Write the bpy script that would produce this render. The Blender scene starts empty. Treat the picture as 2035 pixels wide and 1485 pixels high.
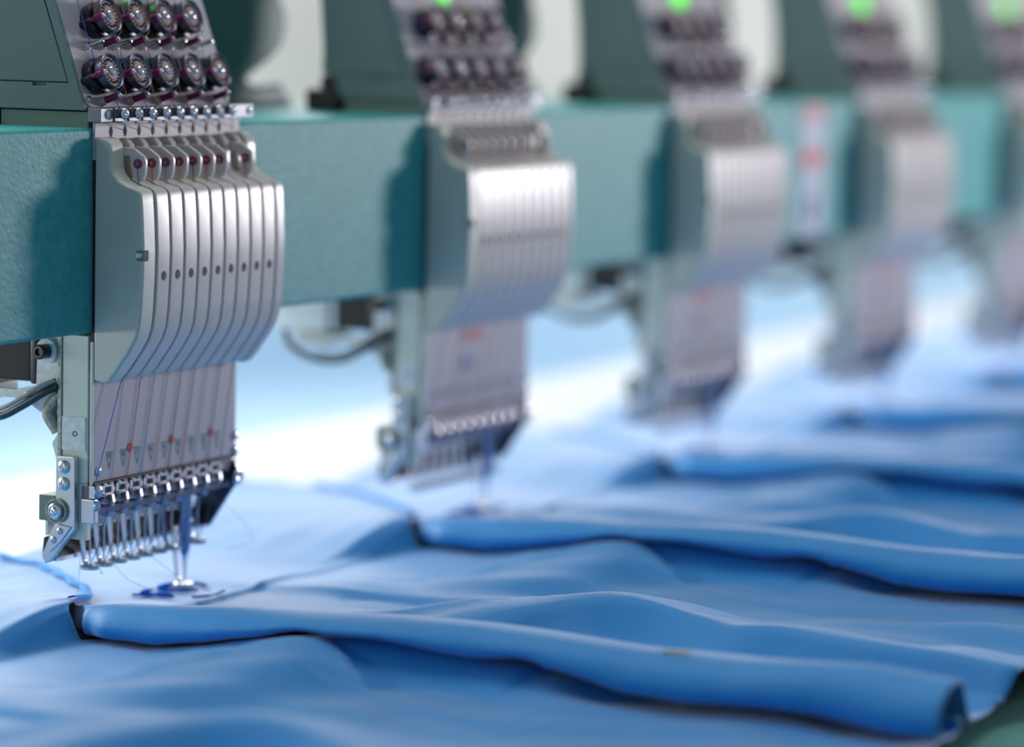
import bpy, bmesh, math, random
import numpy as np
from mathutils import Vector, Matrix, noise
random.seed(4)
C = bpy.context.scene
COL = C.collection
PI = math.pi
PITCH = 0.33

# ------------------------------------------------------------------ camera
R = Matrix(((0.45614841, -0.88968157, 0.019883), (0.08546643, 0.06603719, 0.99415018), (-0.88579011, -0.4517807, 0.10616066)))
cam_d = bpy.data.cameras.new('camera')
cam = bpy.data.objects.new('camera', cam_d); COL.objects.link(cam)
# R maps world to camera axes; the camera's world matrix is its transpose
m4 = R.transposed().to_4x4(); m4.translation = Vector((-1.34516861, -0.91024448, 0.29550022))
cam.matrix_world = m4
cam_d.sensor_width = 36.0
cam_d.lens = 119.634
cam_d.clip_start = 0.01; cam_d.clip_end = 100
cam_d.dof.use_dof = True
cam_d.dof.focus_distance = 1.61
cam_d.dof.aperture_fstop = 3.3
C.camera = cam

# ------------------------------------------------------------------ world, lights, exposure
C.view_settings.view_transform = 'Standard'
C.view_settings.look = 'None'
C.view_settings.gamma = 1.0
C.view_settings.use_curve_mapping = False
C.view_settings.exposure = 0.0
w = bpy.data.worlds.new('hall'); C.world = w; w.use_nodes = True
bg = w.node_tree.nodes['Background']
bg.inputs[0].default_value = (0.66, 0.84, 1.0, 1); bg.inputs[1].default_value = 0.26

def area(name, loc, target, size, size_y, power, color):
    d = bpy.data.lights.new(name, 'AREA'); d.shape = 'RECTANGLE'; d.size = size; d.size_y = size_y
    d.energy = power; d.color = color
    o = bpy.data.objects.new(name, d); COL.objects.link(o); o.location = loc
    o.rotation_euler = (Vector(target) - Vector(loc)).to_track_quat('-Z', 'Y').to_euler()
    return o
# low daylight from the operator's right, through a window of the hall
area('side_window', (2.45, -1.30, 0.40), (0.45, 0.0, 0.17), 0.40, 0.45, 31, (1.0, 0.93, 0.97))
# high windows behind the machine, shining under and over the beam
area('rear_window', (0.9, 2.3, 1.00), (0.6, 0.0, 0.0), 5.0, 0.8, 50, (0.97, 0.97, 1.0))
# added unseen lamp that brightens the floor and wall behind the machine
area('aisle_fill', (3.0, 3.1, 1.9), (3.0, 3.2, 0.0), 8.5, 1.4, 240, (0.96, 0.99, 1.0))
area('table_fill', (0.9, 0.75, 0.95), (0.9, 0.28, 0.0), 4.0, 0.12, 6, (0.96, 0.98, 1.0))  # added lamp that whitens the table behind the beam and bounces from it
area('overhead_fill', (0.35, 0.05, 2.0), (0.2, -0.2, 0.0), 1.6, 0.8, 13, (0.95, 1.0, 0.98))  # added fill from above, lifts the top surfaces of the foreground fabric
# added strip hidden behind the beam, fill for cover sides, columns and fabric
area('under_beam_fill', (0.9, 0.165, 0.122), (0.9, -0.04, 0.07), 3.4, 0.02, 1.4, (1.0, 0.98, 0.86))

# ------------------------------------------------------------------ materials
MATS = {}
def mat(name, col, rough=0.5, metal=0.0, bump=0.0, bscale=200.0, spec=0.5, coat=0.0, emit=None, var=0.0, vscale=40.0, col2=None, sheen=0.0):
    m = bpy.data.materials.new(name); m.use_nodes = True; MATS[name] = m
    nt = m.node_tree; b = nt.nodes['Principled BSDF']
    b.inputs['Base Color'].default_value = (*col, 1); b.inputs['Roughness'].default_value = rough
    b.inputs['Metallic'].default_value = metal
    b.inputs['Specular IOR Level'].default_value = spec
    b.inputs['Coat Weight'].default_value = coat
    if coat: b.inputs['Coat Roughness'].default_value = 0.15
    if sheen:
        b.inputs['Sheen Weight'].default_value = sheen; b.inputs['Sheen Roughness'].default_value = 0.4
    if emit:
        b.inputs['Emission Color'].default_value = (*emit[0], 1); b.inputs['Emission Strength'].default_value = emit[1]
    if bump or var or col2:
        tc = nt.nodes.new('ShaderNodeTexCoord')
        if bump:
            n = nt.nodes.new('ShaderNodeTexNoise'); n.inputs['Scale'].default_value = bscale; n.inputs['Detail'].default_value = 3
            nt.links.new(tc.outputs['Object'], n.inputs['Vector'])
            bp = nt.nodes.new('ShaderNodeBump'); bp.inputs['Strength'].default_value = bump; bp.inputs['Distance'].default_value = 0.0006
            nt.links.new(n.outputs['Fac'], bp.inputs['Height']); nt.links.new(bp.outputs['Normal'], b.inputs['Normal'])
        if var or col2:
            n2 = nt.nodes.new('ShaderNodeTexNoise'); n2.inputs['Scale'].default_value = vscale; n2.inputs['Detail'].default_value = 6
            nt.links.new(tc.outputs['Object'], n2.inputs['Vector'])
            cr = nt.nodes.new('ShaderNodeValToRGB')
            c2 = col2 if col2 else tuple(c * (1 - var) for c in col)
            cr.color_ramp.elements[0].position = 0.38; cr.color_ramp.elements[0].color = (*c2, 1)
            cr.color_ramp.elements[1].position = 0.62; cr.color_ramp.elements[1].color = (*col, 1)
            nt.links.new(n2.outputs['Fac'], cr.inputs['Fac']); nt.links.new(cr.outputs['Color'], b.inputs['Base Color'])
    return m
mat('ivory', (0.62, 0.57, 0.54), 0.27, spec=0.5, var=0.06, vscale=60)
mat('ivory_side', (0.62, 0.62, 0.53), 0.35, var=0.05)
mat('panel_paint', (0.50, 0.46, 0.50), 0.45, bump=0.12, bscale=500, var=0.08, vscale=25)
mat('green_paint', (0.18, 0.245, 0.235), 0.45, bump=0.1, bscale=600, var=0.06, vscale=20)
mat('base_paint', (0.19, 0.26, 0.215), 0.5, bump=0.1, bscale=600, var=0.1)
mat('teal_paint', (0.035, 0.30, 0.30), 0.48, bump=0.5, bscale=420, vscale=170, spec=0.3, col2=(0.055, 0.36, 0.35))
mat('dark_teal', (0.01, 0.10, 0.10), 0.5)
mat('plate', (0.40, 0.375, 0.43), 0.35, bump=0.05, bscale=300, var=0.04)
mat('cream', (0.80, 0.81, 0.66), 0.45, bump=0.08, bscale=500, var=0.06)
mat('cast_metal', (0.86, 0.87, 0.83), 0.5, bump=0.4, bscale=900, var=0.15, vscale=300)
mat('pitted_metal', (0.42, 0.44, 0.36), 0.5, metal=0.6, bump=0.8, bscale=900, var=0.3, vscale=500)
mat('chrome', (0.80, 0.80, 0.84), 0.16, metal=1.0)
mat('satin_steel', (0.66, 0.67, 0.70), 0.3, metal=1.0, bump=0.05, bscale=900)
mat('dark_steel', (0.16, 0.16, 0.20), 0.28, metal=0.9)
mat('blue_steel', (0.26, 0.34, 0.52), 0.25, metal=1.0)
mat('bronze_steel', (0.50, 0.38, 0.36), 0.3, metal=1.0)
mat('black', (0.012, 0.012, 0.018), 0.25)
mat('black_matte', (0.015, 0.014, 0.016), 0.6)
mat('brown_dark', (0.05, 0.03, 0.03), 0.5)
mat('dial', (0.36, 0.26, 0.24), 0.45, metal=0.2)
mat('magenta', (0.26, 0.02, 0.11), 0.3)
mat('red', (0.55, 0.02, 0.04), 0.5)
mat('faded_red', (0.45, 0.13, 0.20), 0.5)
mat('ink', (0.02, 0.18, 0.17), 0.6)
mat('blue_ink', (0.04, 0.06, 0.20), 0.6)
mat('sticker_blue', (0.18, 0.20, 0.34), 0.5)
mat('sticker', (0.36, 0.42, 0.52), 0.5)
mat('lamp_green', (0.05, 0.6, 0.03), 0.3, emit=((0.10, 1.0, 0.06), 1.5))
mat('cable', (0.03, 0.035, 0.035), 0.3)
mat('sleeve', (0.30, 0.27, 0.25), 0.4)
mat('table_white', (0.70, 0.71, 0.78), 0.5, var=0.03, vscale=3)
mat('floor', (0.50, 0.68, 0.84), 0.5, var=0.1, vscale=1.5)
mat('wall', (0.66, 0.62, 0.55), 0.8, var=0.1, vscale=1.2)
mat('frame_teal', (0.13, 0.31, 0.26), 0.5, spec=0.08)
mat('bar_steel', (0.30, 0.31, 0.35), 0.5, metal=0.85)
mat('clip_steel', (0.40, 0.41, 0.46), 0.38, metal=1.0)
mat('motif', (0.0, 0.07, 0.42), 0.8, spec=0.0)
mat('selvage', (0.10, 0.36, 0.78), 0.8, spec=0.2)
TH = [('blue', (0.01, 0.10, 0.55)), ('orange', (0.75, 0.10, 0.03)), ('cyan', (0.03, 0.35, 0.55)), ('yellow', (0.62, 0.40, 0.03)),
      ('graphite', (0.06, 0.07, 0.07)), ('scarlet', (0.60, 0.03, 0.03)), ('white', (0.62, 0.62, 0.68)), ('violet', (0.08, 0.10, 0.42)), ('grey', (0.14, 0.14, 0.16))]
for n_, c_ in TH: mat('thread_' + n_, c_, 0.5)

def cloth_material():
    m = bpy.data.materials.new('jersey'); m.use_nodes = True; MATS['jersey'] = m
    nt = m.node_tree; L = nt.links; b = nt.nodes['Principled BSDF']
    b.inputs['Base Color'].default_value = (0.018, 0.285, 0.70, 1)
    b.inputs['Roughness'].default_value = 0.55
    b.inputs['Specular IOR Level'].default_value = 0.5
    b.inputs["Sheen Weight"].default_value = 0.65; b.inputs['Sheen Roughness'].default_value = 0.35
    b.inputs['Sheen Tint'].default_value = (0.92, 0.92, 1.0, 1)
    tc = nt.nodes.new('ShaderNodeTexCoord')
    mp = nt.nodes.new('ShaderNodeMapping'); mp.inputs['Scale'].default_value = (1.0, 2.6, 1.0)
    n = nt.nodes.new('ShaderNodeTexNoise'); n.inputs['Scale'].default_value = 750; n.inputs['Detail'].default_value = 2
    L.new(tc.outputs['Object'], mp.inputs['Vector']); L.new(mp.outputs['Vector'], n.inputs['Vector'])
    n2 = nt.nodes.new('ShaderNodeTexNoise'); n2.inputs['Scale'].default_value = 130; n2.inputs['Detail'].default_value = 4
    L.new(tc.outputs['Object'], n2.inputs['Vector'])
    a = nt.nodes.new('ShaderNodeMath'); a.operation = 'MULTIPLY_ADD'; a.inputs[1].default_value = 0.6
    L.new(n2.outputs['Fac'], a.inputs[0]); L.new(n.outputs['Fac'], a.inputs[2])
    bp = nt.nodes.new('ShaderNodeBump'); bp.inputs['Strength'].default_value = 0.5; bp.inputs['Distance'].default_value = 0.0005
    L.new(a.outputs[0], bp.inputs['Height']); L.new(bp.outputs['Normal'], b.inputs['Normal'])
    return m
cloth_material()

# ------------------------------------------------------------------ mesh helpers
def weighted_normals(me, deg):
    """smooth shading with area weighted corners, so flat faces beside a bevel stay flat"""
    lim = math.cos(math.radians(deg)); P = me.polygons; n = len(P)
    fn = [tuple(p.normal) for p in P]; fa = [p.area for p in P]
    at = [[] for _ in me.vertices]
    for p in P:
        for v in p.vertices: at[v].append(p.index)
    out = []
    for p in P:
        a = fn[p.index]
        for v in p.vertices:
            x = y = z = 0.0
            for q in at[v]:
                b = fn[q]
                if a[0] * b[0] + a[1] * b[1] + a[2] * b[2] >= lim: w_ = fa[q]; x += b[0] * w_; y += b[1] * w_; z += b[2] * w_
            l = math.sqrt(x * x + y * y + z * z) or 1.0
            out.append((x / l, y / l, z / l))
    P.foreach_set('use_smooth', [True] * n)
    me.normals_split_custom_set(out)
def mesh_of(bm, m, smooth=None):
    me = bpy.data.meshes.new('m'); bmesh.ops.recalc_face_normals(bm, faces=bm.faces); bm.to_mesh(me); bm.free()
    if m: me.materials.append(MATS[m])
    if smooth is not None:
        me.update(); weighted_normals(me, smooth)
    me.update(); return me
def link(name, me, parent=None, loc=(0, 0, 0), rot=(0, 0, 0), label=None):
    me_name = name
    o = bpy.data.objects.new(me_name, me); COL.objects.link(o)
    o.location = loc; o.rotation_euler = rot
    if parent is not None: o.parent = parent
    if label: o['label'] = label
    return o
def tag(o, label, cat, group=None):
    o['label'] = label; o['category'] = cat
    if group: o['group'] = group
    return o
def box(bm, x0, x1, y0, y1, z0, z1, bevel=0.0, seg=2):
    vs = [bm.verts.new(p) for p in [(x0, y0, z0), (x1, y0, z0), (x1, y1, z0), (x0, y1, z0), (x0, y0, z1), (x1, y0, z1), (x1, y1, z1), (x0, y1, z1)]]
    fs = [bm.faces.new([vs[i] for i in f]) for f in [(0, 3, 2, 1), (4, 5, 6, 7), (0, 1, 5, 4), (1, 2, 6, 5), (2, 3, 7, 6), (3, 0, 4, 7)]]
    if bevel:
        es = list({e for f in fs for e in f.edges})
        bmesh.ops.bevel(bm, geom=es, offset=bevel, segments=seg, affect='EDGES', profile=0.5)
def bmbox(*a, **k):
    bm = bmesh.new(); box(bm, *a, **k); return bm
def frame_of(axis):
    a = Vector(axis).normalized(); t = Vector((0, 0, 1)) if abs(a.z) < 0.9 else Vector((0, 1, 0))
    u = t.cross(a).normalized(); v = a.cross(u); return a, u, v
def lathe(bm, o, axis, prof, seg=20):
    """prof: list of (h, r) along axis from origin o"""
    a, u, v = frame_of(axis); o = Vector(o); rings = []
    for h, r in prof:
        if r < 1e-6: rings.append([bm.verts.new(o + a * h)])
        else: rings.append([bm.verts.new(o + a * h + (u * math.cos(2 * PI * i / seg) + v * math.sin(2 * PI * i / seg)) * r) for i in range(seg)])
    for r0, r1 in zip(rings, rings[1:]):
        for i in range(seg):
            j = (i + 1) % seg
            if len(r0) == 1 and len(r1) == 1: continue
            if len(r0) == 1: bm.faces.new((r0[0], r1[i], r1[j]))
            elif len(r1) == 1: bm.faces.new((r0[i], r1[0], r0[j]))
            else: bm.faces.new((r0[i], r1[i], r1[j], r0[j]))
    if len(rings[0]) > 1: bm.faces.new(list(reversed(rings[0])))
    if len(rings[-1]) > 1: bm.faces.new(rings[-1])
def extrude_poly(bm, pts, axis, d0, d1, bevel=0.0, seg=2):
    """pts are the two other coordinates in xyz order; axis 0,1,2"""
    def P(p, d):
        l = list(p); l.insert(axis, d); return l
    a = [bm.verts.new(P(p, d0)) for p in pts]; b = [bm.verts.new(P(p, d1)) for p in pts]
    fs = [bm.faces.new(a), bm.faces.new(list(reversed(b)))]
    n = len(pts)
    for i in range(n):
        j = (i + 1) % n; fs.append(bm.faces.new((a[i], b[i], b[j], a[j])))
    bmesh.ops.recalc_face_normals(bm, faces=fs)
    if bevel:
        es = [e for f in fs[:2] for e in f.edges]
        bmesh.ops.bevel(bm, geom=es, offset=bevel, segments=seg, affect='EDGES', profile=0.5, clamp_overlap=True)
def poly_mesh(pts, axis, d0, d1, m, bevel=0.0, smooth=35, seg=2):
    bm = bmesh.new(); extrude_poly(bm, pts, axis, d0, d1, bevel, seg); return mesh_of(bm, m, smooth)
def tube(bm, pts, r, seg=8, cap=True, r1=None):
    pts = [Vector(p) for p in pts]; rings = []; n = len(pts)
    prev = None
    for i, p in enumerate(pts):
        t = (pts[min(i + 1, n - 1)] - pts[max(i - 1, 0)]).normalized()
        if prev is None:
            a, u, v = frame_of(t)
        else:
            u = (prev - t * prev.dot(t)).normalized(); v = t.cross(u)
        prev = u
        rr = r if r1 is None else r + (r1 - r) * i / (n - 1)
        rings.append([bm.verts.new(p + (u * math.cos(2 * PI * k / seg) + v * math.sin(2 * PI * k / seg)) * rr) for k in range(seg)])
    for a_, b_ in zip(rings, rings[1:]):
        for k in range(seg): bm.faces.new((a_[k], b_[k], b_[(k + 1) % seg], a_[(k + 1) % seg]))
    if cap: bm.faces.new(list(reversed(rings[0]))); bm.faces.new(rings[-1])
def catmull(P, n=8):
    P = [Vector(p) for p in P]; out = []
    Q = [P[0] * 2 - P[1]] + P + [P[-1] * 2 - P[-2]]
    for i in range(1, len(Q) - 2):
        a, b, c, d = Q[i - 1:i + 3]
        for k in range(n):
            t = k / n
            out.append(0.5 * ((2 * b) + (c - a) * t + (2 * a - 5 * b + 4 * c - d) * t * t + (3 * b - a - 3 * c + d) * t ** 3))
    out.append(P[-1]); return out
def tube_mesh(pts, r, m, seg=8, smooth=60, curve=0, r1=None):
    bm = bmesh.new(); tube(bm, catmull(pts, curve) if curve else pts, r, seg, True, r1); return mesh_of(bm, m, smooth)
def carve(me, cutters, m):
    """cut the given cutter meshes out of a mesh once, return the new mesh"""
    o = bpy.data.objects.new('tmp', me); COL.objects.link(o); cs = []
    for cme in cutters:
        c = bpy.data.objects.new('cut', cme); COL.objects.link(c); cs.append(c)
        md = o.modifiers.new('b', 'BOOLEAN'); md.operation = 'DIFFERENCE'; md.solver = 'EXACT'; md.object = c
    dg = bpy.context.evaluated_depsgraph_get(); dg.update()
    new = bpy.data.meshes.new_from_object(o.evaluated_get(dg))
    for c in cs: bpy.data.objects.remove(c)
    bpy.data.objects.remove(o)
    new.materials.clear(); new.materials.append(MATS[m])
    new.polygons.foreach_set('material_index', [0] * len(new.polygons))
    weighted_normals(new, 32)
    return new
def text_mesh(s, size, m):
    """flat lettering in the XZ plane, centred, facing -Y"""
    cu = bpy.data.curves.new('t', 'FONT'); cu.body = s; cu.size = size; cu.align_x = 'CENTER'; cu.align_y = 'CENTER'; cu.extrude = 0.00004
    cu.resolution_u = 3
    o = bpy.data.objects.new('t', cu); COL.objects.link(o)
    dg = bpy.context.evaluated_depsgraph_get(); dg.update()
    me = bpy.data.meshes.new_from_object(o.evaluated_get(dg)); bpy.data.objects.remove(o)
    me.transform(Matrix.Rotation(PI / 2, 4, 'X')); me.materials.clear(); me.materials.append(MATS[m]); return me
def dome_screw(r, h, kind, m='chrome'):
    """screw head, axis +Z, base at the origin, with a real cross or slot"""
    bm = bmesh.new(); lathe(bm, (0, 0, 0), (0, 0, 1), [(0, r), (h * 0.35, r * 0.97), (h * 0.7, r * 0.78), (h * 0.93, r * 0.45), (h, 0)], 20)
    me = mesh_of(bm, m, 60)
    cut = []
    b1 = bmbox(-r * 0.58 if kind == 'cross' else -r * 1.1, r * 0.58 if kind == 'cross' else r * 1.1, -r * 0.11, r * 0.11, h * 0.45, h * 2); cut.append(mesh_of(b1, m))
    if kind == 'cross':
        b2 = bmbox(-r * 0.11, r * 0.11, -r * 0.58, r * 0.58, h * 0.45, h * 2); cut.append(mesh_of(b2, m))
    return carve(me, cut, m)
def rot_to(axis, roll=0.0):
    q = Vector(axis).to_track_quat('Z', 'Y'); e = (q.to_matrix() @ Matrix.Rotation(roll, 3, 'Z')).to_euler(); return tuple(e)

# ------------------------------------------------------------------ setting
def structure(name, bm_or_me, m=None):
    me = mesh_of(bm_or_me, m) if isinstance(bm_or_me, bmesh.types.BMesh) else bm_or_me
    o = link(name, me); o['kind'] = 'structure'; return o
structure('floor', bmbox(-4, 9, -3, 5.0, -0.86, -0.80), 'floor')
structure('wall_back', bmbox(-4, 9, 4.2, 4.3, -0.80, 2.6), 'wall')
mat('trim_paint', (0.50, 0.66, 0.80), 0.7)
structure('trim_1', bmbox(-4, 8, 4.17, 4.2, -0.80, -0.18), 'trim_paint')
structure('trim_2', bmbox(7.97, 8.0, -3, 4.16, -0.80, -0.18), 'trim_paint')
structure('wall_right', bmbox(8.0, 8.1, -3, 4.2, -0.80, 2.6), 'wall')

# ------------------------------------------------------------------ machine table
TZ = -0.0078
table = bpy.data.objects.new('machine_table', None); COL.objects.link(table); table.location = (0.5, 0, -0.8)
tag(table, 'long white topped machine table with a glossy teal front rail under the blue fabric', 'table')
def tpart(name, bm, m, smooth=None, label=None):
    me = mesh_of(bm, m, smooth); me.transform(Matrix.Translation((-0.5, 0, 0.8))); return link(name, me, table, label=label)
tpart('table_top', bmbox(-0.9, 3.6, -0.4005, 0.345, TZ - 0.03, TZ, bevel=0.001), 'table_white')
tpart('front_rail', bmbox(-0.9, 3.6, -0.62, -0.401, TZ - 0.05, TZ + 0.0004, bevel=0.001, seg=2), 'frame_teal', 40, 'glossy teal front rail')
tpart('edge_strip', bmbox(-0.9, 3.6, -0.522, -0.514, TZ + 0.0004, TZ + 0.003, bevel=0.0008), 'clip_steel')
tpart('red_line', bmbox(-0.9, 3.6, -0.5132, -0.5115, TZ + 0.0004, TZ + 0.0012), 'red')
for sx in (-0.8, 3.4):
    for sy in (-0.55, 0.25):
        tpart('leg', bmbox(sx, sx + 0.08, sy, sy + 0.08, -0.80, TZ - 0.05), 'frame_teal')

# ------------------------------------------------------------------ beam
B0, B1, BF, BB = 0.1384, 0.2362, 0.0015, 0.150
beam = bpy.data.objects.new('machine_beam', None); COL.objects.link(beam); beam.location = (0.9, 0.08, B0)
tag(beam, 'long teal painted steel beam that carries the whole row of embroidery heads', 'machine beam')
def bpart(name, me, label=None):
    me.transform(Matrix.Translation((-0.9, -0.08, -B0))); return link(name, me, beam, label=label)
bpart('box_beam', mesh_of(bmbox(-1.2, 3.4, BF, BB, B0, B1, bevel=0.0022, seg=3), 'teal_paint', 40))
for sx in (-1.1, 3.3):
    bpart('support_post', mesh_of(bmbox(sx, sx + 0.08, 0.04, 0.12, -0.80, B0, bevel=0.003), 'teal_paint', 40))
bpart('caution_strip', mesh_of(bmbox(0.882, 0.926, BF - 0.0006, BF + 0.0005, 0.140, 0.2335), 'sticker'), 'pale blue printed strip with red bands')
bpart('red_band', mesh_of(bmbox(0.8825, 0.9255, BF - 0.0010, BF - 0.0006, 0.2245, 0.2315), 'red'))
bpart('red_band', mesh_of(bmbox(0.8825, 0.9255, BF - 0.0010, BF - 0.0006, 0.1900, 0.2010), 'red'))
bpart('printed_mark', mesh_of(bmbox(0.897, 0.911, BF - 0.0010, BF - 0.0006, 0.1500, 0.1680), 'blue_ink'))

# ------------------------------------------------------------------ embroidery head (local coordinates: x along the beam, -y to the operator)
def nx(k): return 0.0162 + 0.0121 * k          # needle columns
def sx_(k): return 0.0123 + 0.0121 * k         # slots of the cover
PN = Vector((0, -0.942, 0.335)); PU = Vector((0, 0.335, 0.942)); PO = Vector((0, 0.0046, 0.245))
def on_panel(x, s, h=0.0): return PO + Vector((x, 0, 0)) + PU * s + PN * h

ME = {}
ME['screw_cross'] = dome_screw(0.0034, 0.0016, 'cross', 'satin_steel')
ME['screw_small'] = dome_screw(0.0018, 0.0011, 'cross', 'satin_steel')
ME['screw_mini'] = dome_screw(0.0021, 0.0012, 'cross', 'chrome')
ME['screw_bar'] = dome_screw(0.0029, 0.0020, 'cross', 'chrome')
ME['screw_slot'] = dome_screw(0.0024, 0.0012, 'slot', 'chrome')

def build_disc(root, x, s):
    rot = rot_to(PN)
    d = link('tension_dial', ME['dial_base'], root, on_panel(x, s), rot)
    link('rim', ME['dial_rim'], d); link('face', ME['dial_face'], d); link('hub', ME['dial_hub'], d, (0, 0, 0.0118), (0, 0, random.uniform(0, 1.5)))
    for j in range(18):
        a = 2 * PI * j / 18
        link('notch', ME['dial_notch'], d, (0.0057 * math.cos(a), 0.0057 * math.sin(a), 0.0113), (0, 0, a))
    return d
bm = bmesh.new(); lathe(bm, (0, 0, 0), (0, 0, 1), [(0, 0.0084), (0.0045, 0.0089), (0.0058, 0.0083), (0.0064, 0.0068), (0.0074, 0.0068), (0.0078, 0.0078), (0.0112, 0.0078)], 36)
for a in (math.radians(190), math.radians(10)):
    lathe(bm, (0.0086 * math.cos(a), 0.0086 * math.sin(a), 0), (0, 0, 1), [(0, 0.0021), (0.0052, 0.0021), (0.0058, 0.0015)], 14)
ME['dial_base'] = mesh_of(bm, 'black', 35)
bm = bmesh.new(); a = [(0.0078, 0.0079), (0.0086, 0.0086), (0.0122, 0.0088), (0.0126, 0.0084), (0.0122, 0.0078), (0.0112, 0.0074)]
lathe(bm, (0, 0, 0), (0, 0, 1), a, 40)
for f in [f for f in bm.faces if len(f.verts) > 6]: bm.faces.remove(f)
ME['dial_rim'] = mesh_of(bm, 'dark_steel', 35)
bm = bmesh.new(); lathe(bm, (0, 0, 0), (0, 0, 1), [(0.0108, 0.0072), (0.0113, 0.0072), (0.0113, 0.0044), (0.0118, 0.0042), (0.0118, 0)], 36); ME['dial_face'] = mesh_of(bm, 'dial', 35)
bm = bmesh.new(); box(bm, -0.0007, 0.0007, -0.00035, 0.00035, 0, 0.0006, bevel=0.0002, seg=1); ME['dial_notch'] = mesh_of(bm, 'black', 30)
ME['dial_hub'] = dome_screw(0.0024, 0.0016, 'cross', 'chrome')
# guide post: ivory boss, magenta ceramic sleeve, bright tip
bm = bmesh.new(); lathe(bm, (0, 0, 0), (0, 0, 1), [(0, 0.0023), (0.0032, 0.0021), (0.0036, 0.0012)], 16); ME['post_boss'] = mesh_of(bm, 'ivory', 40)
bm = bmesh.new(); lathe(bm, (0, 0, 0), (0, 0, 1), [(0.0034, 0.0016), (0.0036, 0.0019), (0.0042, 0.0016), (0.0098, 0.0016), (0.0104, 0.0020), (0.0110, 0.0019)], 16); ME['post_sleeve'] = mesh_of(bm, 'magenta', 40)
bm = bmesh.new(); lathe(bm, (0, 0, 0), (0, 0, 1), [(0.0109, 0.0011), (0.0120, 0.0010), (0.0124, 0.0006), (0.0125, 0)], 14); ME['post_tip'] = mesh_of(bm, 'chrome', 50)
bm = bmesh.new(); lathe(bm, (0, 0, 0), (0, 0, 1), [(0.002, 0.0012), (0.0088, 0.0012), (0.0088, 0.0021), (0.0093, 0.0023), (0.0096, 0.0018), (0.0122, 0.0018), (0.0126, 0.0023), (0.0132, 0.0021)], 16); ME['side_sleeve'] = mesh_of(bm, 'magenta', 40)
bm = bmesh.new(); lathe(bm, (0, 0, 0), (0, 0, 1), [(0.0131, 0.0012), (0.0140, 0.0011), (0.0144, 0.0006), (0.0145, 0)], 14); ME['side_tip'] = mesh_of(bm, 'chrome', 50)
def side_post(root, x, s):
    p = link('side_post', ME['side_sleeve'], root, on_panel(x, s), rot_to(PN)); link('tip', ME['side_tip'], p)
def guide_post(root, x, s, h=0.0, name='guide_post'):
    p = link(name, ME['post_boss'], root, on_panel(x, s, h), rot_to(PN)); link('sleeve', ME['post_sleeve'], p); link('tip', ME['post_tip'], p)
bm = bmesh.new(); lathe(bm, (0, 0, 0), (0, 0, 1), [(0, 0.0018), (0.0026, 0.0017), (0.0030, 0.0008), (0.0034, 0.0011), (0.0100, 0.0012), (0.0110, 0.0009), (0.0114, 0)], 14); ME['hook'] = mesh_of(bm, 'chrome', 40)

# profile of the needle case cover (y, z)
PROF = [(0.0, 0.2312), (-0.0035, 0.2320), (-0.0066, 0.2312), (-0.0088, 0.2288), (-0.0096, 0.2250), (-0.0098, 0.2185), (-0.0108, 0.2150), (-0.0140, 0.2118),
        (-0.0185, 0.2096), (-0.0225, 0.2086), (-0.0250, 0.2076), (-0.0262, 0.2058), (-0.0267, 0.2015), (-0.0273, 0.193), (-0.0279, 0.1786), (-0.0277, 0.166), (-0.0268, 0.150),
        (-0.0258, 0.1420), (-0.0238, 0.1362), (-0.0200, 0.1300), (-0.0130, 0.1205), (-0.0092, 0.1160), (-0.0070, 0.1150), (-0.0050, 0.1152), (0.0, 0.1160)]
def shift_prof(d):
    return PROF
FRONT = [(-0.0125, 0.2128)] + PROF[8:21] + [(-0.0100, 0.1170), (-0.0088, 0.1162), (-0.0078, 0.1185)]
bm = bmesh.new(); extrude_poly(bm, PROF, 0, 0.0, 0.0116, 0.0016, 3); me = mesh_of(bm, 'ivory_side', 32)
ME['cover_left'] = carve(me, [mesh_of(bmbox(-0.002, 0.0048, -0.035, -0.0232, 0.1742, 0.1795, bevel=0.0008), 'ivory')], 'ivory_side')
bm = bmesh.new(); extrude_poly(bm, PROF, 0, 0.1217, 0.1302, 0.0013, 3); ME['cover_right'] = mesh_of(bm, 'ivory', 32)
bm = bmesh.new(); extrude_poly(bm, FRONT, 0, -0.0053, 0.0053, 0.0007, 2); me = mesh_of(bm, 'ivory', 32)
bm = bmesh.new(); lathe(bm, (0, -0.040, 0.1665), (0, 1, 0), [(0, 0.00235), (0.0155, 0.00235)], 20); cut = mesh_of(bm, 'ivory')
ME['cover_fin'] = carve(me, [cut], 'ivory')
WEB = [(0.0, 0.2305), (-0.0035, 0.2312), (-0.0064, 0.2304), (-0.0084, 0.2282), (-0.0092, 0.2250), (-0.0094, 0.2185), (-0.0104, 0.2146), (-0.0136, 0.2114), (-0.0185, 0.2090), (-0.0200, 0.206), (-0.0200, 0.150), (0.0, 0.125)]
bm = bmesh.new(); extrude_poly(bm, WEB, 0, -0.0012, 0.0036, 0.0009, 2); ME['fin_web'] = mesh_of(bm, 'ivory', 32)
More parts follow.
